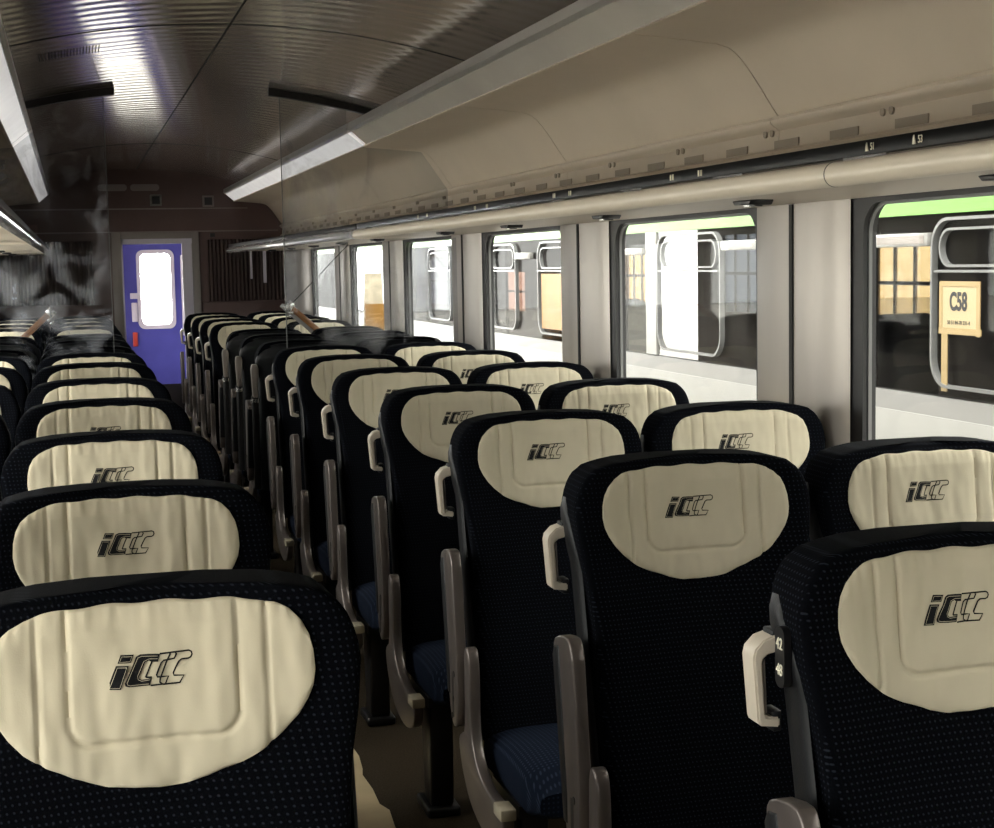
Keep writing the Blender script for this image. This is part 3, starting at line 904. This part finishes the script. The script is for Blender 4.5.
for i in range(7):
    s = seat(XA, RY[i], rlab[i], G1['ra'], -1, handle=True)
    if i == 0:
        b = MB(); b.prism(rr(.008, .036, 1.028, 1.112, .012), 'x', -.2565, -.246)
        pl = b.build('number_plate', M['plate'], s)
        for z, tx in ((1.088, '42'), (1.052, '48')):
            mt = Matrix.Translation((-.2571, .022, z)) @ Matrix(((0, 0, -1, 0), (-1, 0, 0, 0), (0, 1, 0, 0), (0, 0, 0, 1)))
            text_mesh(tx, .023, M['ivory'], 'seat_number', pl, mt, sx=.85)
    seat(XW, RY[i], 'navy window seat with cream cover, %s row on the right before the glass' % ordn[i], G1['rw'], 1, ped=False)
    seat(-XA + .004, LY[i], 'navy seat left of the aisle with cream cover, %s from the camera' % ordn[i] if i else 'large navy seat at bottom left, closest of all, cream cover with whole logo', G1['la'], 1, arm=i > 0)
    seat(-XW, LY[i], 'navy seat against the left wall, %s row before the glass' % ordn[i], G1['lw'], -1, ped=False)
o3 = ['first', 'second', 'third', 'fourth']
for k, y in enumerate(BY):
    for sg, nm in ((1, 'right'), (-1, 'left')):
        seat(sg * XA, y, 'seat turned away showing charcoal shell, %s behind the glass %s of the aisle' % (o3[k], nm), 'seats turned away behind the glass', sg, rz=PI, grip=True)
        seat(sg * XW, y, 'seat turned away showing charcoal shell, %s behind the glass by %s windows' % (o3[k], nm), 'seats turned away behind the glass', -sg, rz=PI, ped=False)
for k, y in enumerate(FY):
    for sg, nm in ((1, 'right'), (-1, 'left')):
        seat(sg * XA, y, 'far navy seat facing the camera beyond the table, %s row %s of the aisle' % (o3[k], nm), 'far rows facing the camera', -sg, handle=sg > 0)
        seat(sg * XW, y, 'far navy seat facing the camera beyond the table, %s row by %s windows' % (o3[k], nm), 'far rows facing the camera', sg, ped=False)

# ------------------------------------------------------------------ folding tables between the facing rows
for sg, nm in ((1, 'right'), (-1, 'left')):
    t = thing('folding_table', (sg * .83, 10.42, 0), 'folding table with raised wood edged flap beyond the %s glass' % nm, 'table')
    b = MB(); b.box(*sorted((sg * .22, sg * .50)), -.25, .25, .70, .735, .006); b.build('table_top', M['table'], t)
    fl = MB()
    rot = Matrix.Rotation(sg * math.radians(42), 3, 'Y')
    fl.box(*sorted((sg * -.17, sg * .20)), -.22, .22, -.014, .014, .004)
    f = fl.build('flap', M['table'], t)
    f.location = (sg * .05, 0, 1.235); f.rotation_euler = (0, sg * math.radians(42), 0)
    e = MB(); e.box(*sorted((sg * -.185, sg * .21)), -.246, -.22, -.019, .019, .004); e.build('wood_edge', M['wood'], f)
    e = MB(); e.box(*sorted((sg * -.20, sg * -.15)), -.26, -.235, -.03, .03, .006)
    for q in (-.06, -.035): e.box(*sorted((sg * (-.15), sg * (-.12))), -.26, -.24, q, q + .015, .003)
    e.build('latch', M['chrome'], f)
    b = MB(); b.box(*sorted((sg * .16, sg * .22)), -.05, .05, 0, .735, .006); b.box(*sorted((sg * .15, sg * .22)), -.03, .03, .735, 1.15, .004)
    b.build('leg', M['darkmetal'], t)
    b = MB(); b.tube([(sg * -.07, -.24, 1.36), (sg * .32, -.24, 1.745)], .003, 8)
    b.build('stay_rod', M['darkmetal'], t)

# ------------------------------------------------------------------ outside: neighbouring train, ground
b = MB(); b.box(-60, 60, -50, 90, -1.3, -1.2)
struct(b.build('ground', M['ground']))
b = MB(); b.box(-40, -1.72, -30, 60, -1.2, -.35)
struct(b.build('bounce_slab', M['bounce_pale']))  # unseen pale slab added to bounce light up to the ceiling
TX, TB = 3.4, 5.6
t = thing('train_carriage', (TX, 0, -1.2), 'neighbouring white train carriage with lime stripe and dark window band outside right windows', 'train')
def lb(name, mat, x0, x1, y0, y1, z0, z1, bev=0, par=None):
    b = MB(); b.box(x0 - TX, x1 - TX, y0, y1, z0 + 1.2, z1 + 1.2, bev); return b.build(name, mat, par or t)
TY0, TY1 = -6, 40
lb('lower_body', M['tgrey'], TX, TX + .06, TY0, TY1, .822, .92)
lb('body_side', M['twhite'], TX - .005, TX + .06, TY0, TY1, -.6, .822)
lb('lime_stripe', M['tgreen'], TX, TX + .06, TY0, TY1, 1.80, 2.0)
lb('upper_body', M['twhite'], TX, TX + .06, TY0, TY1, 2.0, 2.35)
b = MB(); b.sheet([(0, 3.55), (.25, 3.85), (.8, 3.98), (1.4, 3.98), (2.0, 3.85), (2.25, 3.55)], 'y', TY0, TY1, .04); b.build('roof', M['tgrey'], t)
lb('underframe', M['ped'], TX + .3, TB - .3, TY0, TY1, -1.2, -.3)
lb('train_floor', M['tint'], TX + .06, TB, TY0, TY1, -.1, 0)
b = MB()
b.box(.01, .018, TY0, TY1, 2.12, 3.0); b.build('band_glass', M['tpane'], t)
# dark pillars between the glass areas
for y0, y1 in ((7.34, 8.68), (11.35, 12.3), (14.5, 16.2), (18.0, 19.2), (4.0, 4.6)):
    lb('band_pillar', M['tdark'], TX + .02, TX + .05, y0, y1, .92, 1.80)
# far side wall; openings and pane tints added to give bright, warm light
far_open = []
def far_wall():
    z0, z1 = 0, 2.35
    ops = [(10.40, 11.30, 1.10, 1.67, 'amber2'), (13.45, 14.35, 1.08, 1.83, 'greypane'), (14.95, 16.32, .55, 2.1, None), (16.38, 17.15, 1.08, 1.77, 'amber'), (21.3, 22.8, .9, 1.46, 'pinkpane'), (25.6, 29.2, .9, 1.7, 'greypane'), (30.5, 38, .6, 2.1, None)]
    b = MB(); y = TY0
    for a, c, lo, hi, pm in ops:
        b.box(TB - TX, TB - TX + .06, y, a, z0 + 1.2, z1 + 1.2)
        b.box(TB - TX, TB - TX + .06, a, c, z0 + 1.2, lo + 1.2); b.box(TB - TX, TB - TX + .06, a, c, hi + 1.2, z1 + 1.2)
        y = c
    b.box(TB - TX, TB - TX + .06, y, TY1, z0 + 1.2, z1 + 1.2)
    b.build('far_side', M['tint'], t)
    for a, c, lo, hi, pm in ops:
        if not pm: continue
        lb('far_window', M[pm], TB + .02, TB + .026, a, c, lo, hi)
        b = MB()
        for q in range(1, 3):
            yy = a + (c - a) * q / 3
            b.box(TB - TX + .015, TB - TX + .035, yy - .015, yy + .015, lo + 1.2, hi + 1.2)
        b.box(TB - TX + .015, TB - TX + .035, a, c, (lo + hi) / 2 + 1.2 - .015, (lo + hi) / 2 + 1.2 + .015)
        b.build('far_window_bars', M['tint'], t)
far_wall()
for ye in (TY0, TY1 - .05): lb('end_wall', M['twhite'], TX, TB + .06, ye, ye + .05, -.6, 2.75)
# window frames on the band
def round_window(y0, y1, z0, z1):
    b = MB()
    ring_prism(b, rr(y0, y1, z0 + 1.2, z1 + 1.2, .14), rr(y0 + .015, y1 - .015, z0 + 1.215, z1 + 1.185, .13), -.022, .012)
    f = b.build('window_frame', M['talu'], t)
    zt = z1 - .26
    b = MB(); b.box(-.024, .01, y0 + .035, y1 - .035, zt + 1.2, zt + 1.212)
    ring_prism(b, rr(y0 + .07, y1 - .07, zt + 1.225, z1 + 1.15, .09), rr(y0 + .082, y1 - .082, zt + 1.237, z1 + 1.138, .08), -.02, .012)
    b.build('transom', M['talu'], f)
for y0, y1 in ((5.55, 6.71), (9.24, 10.36), (12.15, 13.29), (14.0, 14.9), (16.6, 17.7), (3.0, 3.9)):
    round_window(y0, y1, .97, 1.78)
def display(y0, y1, z0, z1):
    b = MB(); b.box(-.03, .01, y0, y1, z0 + 1.2, z1 + 1.2, .006); d = b.build('display_case', M['display'], t)
    b = MB(); b.box(-.033, -.028, y0 + .03, y1 - .1, z0 + 1.213, z1 + 1.187); b.build('display_face', M['handle_in'], d)
display(6.73, 7.31, 1.646, 1.711); display(8.70, 9.21, 1.655, 1.715); display(10.62, 11.1, 1.64, 1.69); display(13.5, 14.0, 1.63, 1.69)
# seats inside
for y in (6.1, 7.6, 8.9, 12.4, 13.6):
    b = MB(); b.prism([(y, 1.2 + .4), (y + .5, 1.2 + .4), (y + .55, 1.2 + 1.2), (y + .48, 1.2 + 1.28), (y + .4, 1.2 + 1.22), (y + .35, 1.2 + .6), (y, 1.2 + .55)], 'x', .35, .80, .03)
    b.build('carriage_seat', M['tseat'], t)
lb('curtain_reflection', M['greenbrown'], TX + .07, TX + .1, 10.62, 11.2, .92, 1.30)  # curtains reflected in the window, built as olive panels
lb('curtain_reflection', M['greenbrown'], TX + .07, TX + .1, 10.62, 11.2, 1.66, 1.80)
lb('bright_patch_panel', M['twhite'], TX - .012, TX + .009, 10.40, 10.60, .93, 1.80)  # white panel stands for the overexposed bright patch in this window
lb('orange_panel', M['orange'], TX - .012, TX + .009, 12.24, 13.2, 1.02, 1.50)
# paper sign taped to that train's window
s = thing('paper_sign', (TX - .012, 6.465, 1.354), 'cream paper sign with big letters taped on the next train window', 'sign')
b = MB(); b.box(-.002, .0, -.15, .15, -.105, .105); b.build('sheet', M['sheet'], s)
b = MB()
b.box(-.004, .001, -.175, -.145, -.13, .125); b.box(-.004, .001, .145, .172, -.12, .12); b.box(-.0042, .001, -.165, .165, .10, .125); b.box(-.0042, .001, -.185, .175, -.125, -.095)
b.box(-.004, .001, .10, .15, -.40, -.11)
b.build('tape', M['tape'], s)
MT = Matrix(((0, 0, -1, 0), (-1, 0, 0, 0), (0, 1, 0, 0), (0, 0, 0, 1)))
text_mesh('C58', .118, M['ink'], 'letters', s, Matrix.Translation((-.003, .008, .026)) @ MT, sx=.74, bold=.004)
text_mesh('50 51 84-78 231-4', .026, M['ink'], 'small_print', s, Matrix.Translation((-.003, .005, -.07)) @ MT)
# orange warning board standing further down between the trains
t2 = thing('warning_board', (2.42, 16.1, -1.2), 'tall tapering orange and grey marker board standing outside beyond the fifth window', 'board')
b = MB(); b.prism([(-.20, 0), (.15, 0), (.105, 2.72), (-.075, 2.72)], 'y', 0, .05, .004); b.build('board', M['boardgrey'], t2)
b = MB(); b.prism([(-.095, 1.9), (.12, 1.9), (.113, 2.40), (-.085, 2.40)], 'y', -.02, .0); b.build('orange_plate', M['orange'], t2)
b = MB(); b.box(-.22, .2, -.1, .15, 0, .05, .01); b.build('foot', M['darkmetal'], t2)

# ------------------------------------------------------------------ daylight
w = bpy.data.worlds.new('World'); SC.world = w; w.use_nodes = True
nt = w.node_tree; bg = nt.nodes['Background']
tc = nt.nodes.new('ShaderNodeTexCoord'); sx = nt.nodes.new('ShaderNodeSeparateXYZ')
nt.links.new(tc.outputs['Generated'], sx.inputs[0])
rp = nt.nodes.new('ShaderNodeValToRGB')
rp.color_ramp.elements[0].position = .45; rp.color_ramp.elements[0].color = (.55, .54, .52, 1)
rp.color_ramp.elements[1].position = .75; rp.color_ramp.elements[1].color = (1, .98, .94, 1)
mr = nt.nodes.new('ShaderNodeMapRange'); mr.inputs['From Min'].default_value = -1; mr.inputs['From Max'].default_value = 1
nt.links.new(sx.outputs['Z'], mr.inputs['Value']); nt.links.new(mr.outputs[0], rp.inputs['Fac'])
nt.links.new(rp.outputs['Color'], bg.inputs['Color'])
dt = nt.nodes.new('ShaderNodeVectorMath'); dt.operation = 'DOT_PRODUCT'; dt.inputs[1].default_value = Vector((.03, 1, .10)).normalized()
nt.links.new(tc.outputs['Generated'], dt.inputs[0])
gl = nt.nodes.new('ShaderNodeMapRange'); gl.interpolation_type = 'SMOOTHSTEP'
gl.inputs['From Min'].default_value = .976; gl.inputs['From Max'].default_value = .999
gl.inputs['To Min'].default_value = 12.0; gl.inputs['To Max'].default_value = 170.0
nt.links.new(dt.outputs['Value'], gl.inputs['Value'])
nt.links.new(gl.outputs[0], bg.inputs['Strength'])

def portal(name, loc, rot, sx_, sy_):
    l = bpy.data.lights.new(name, 'AREA'); l.shape = 'RECTANGLE'; l.size = sx_; l.size_y = sy_
    l.cycles.is_portal = True
    o = bpy.data.objects.new(name, l); COL.objects.link(o); o.location = loc; o.rotation_euler = rot
for a, c in OPEN:
    portal('window_daylight', (-1.5, (a + c) / 2, (ZT + ZB) / 2), (0, -PI / 2, 0), ZT - ZB, c - a)
    portal('window_daylight', (1.5, (a + c) / 2, (ZT + ZB) / 2), (0, PI / 2, 0), ZT - ZB, c - a)
portal('vestibule_daylight', (VX0 - .06, 15.9, 1.4), (0, -PI / 2, 0), 1.2, 1.2); portal('vestibule_daylight', (VX1 + .06, 15.9, 1.4), (0, PI / 2, 0), 1.2, 1.2)
portal('door_daylight', (.24, VY + .08, 1.395), (-PI / 2, 0, 0), .4, .85)

SC.view_settings.view_transform = 'Standard'; SC.view_settings.look = 'None'
SC.view_settings.exposure = 0.0; SC.view_settings.gamma = 1.0; SC.view_settings.use_curve_mapping = False
SC.cycles.max_bounces = 10; SC.cycles.diffuse_bounces = 5; SC.cycles.glossy_bounces = 4; SC.cycles.transparent_max_bounces = 16
SC.cycles.sample_clamp_indirect = 6
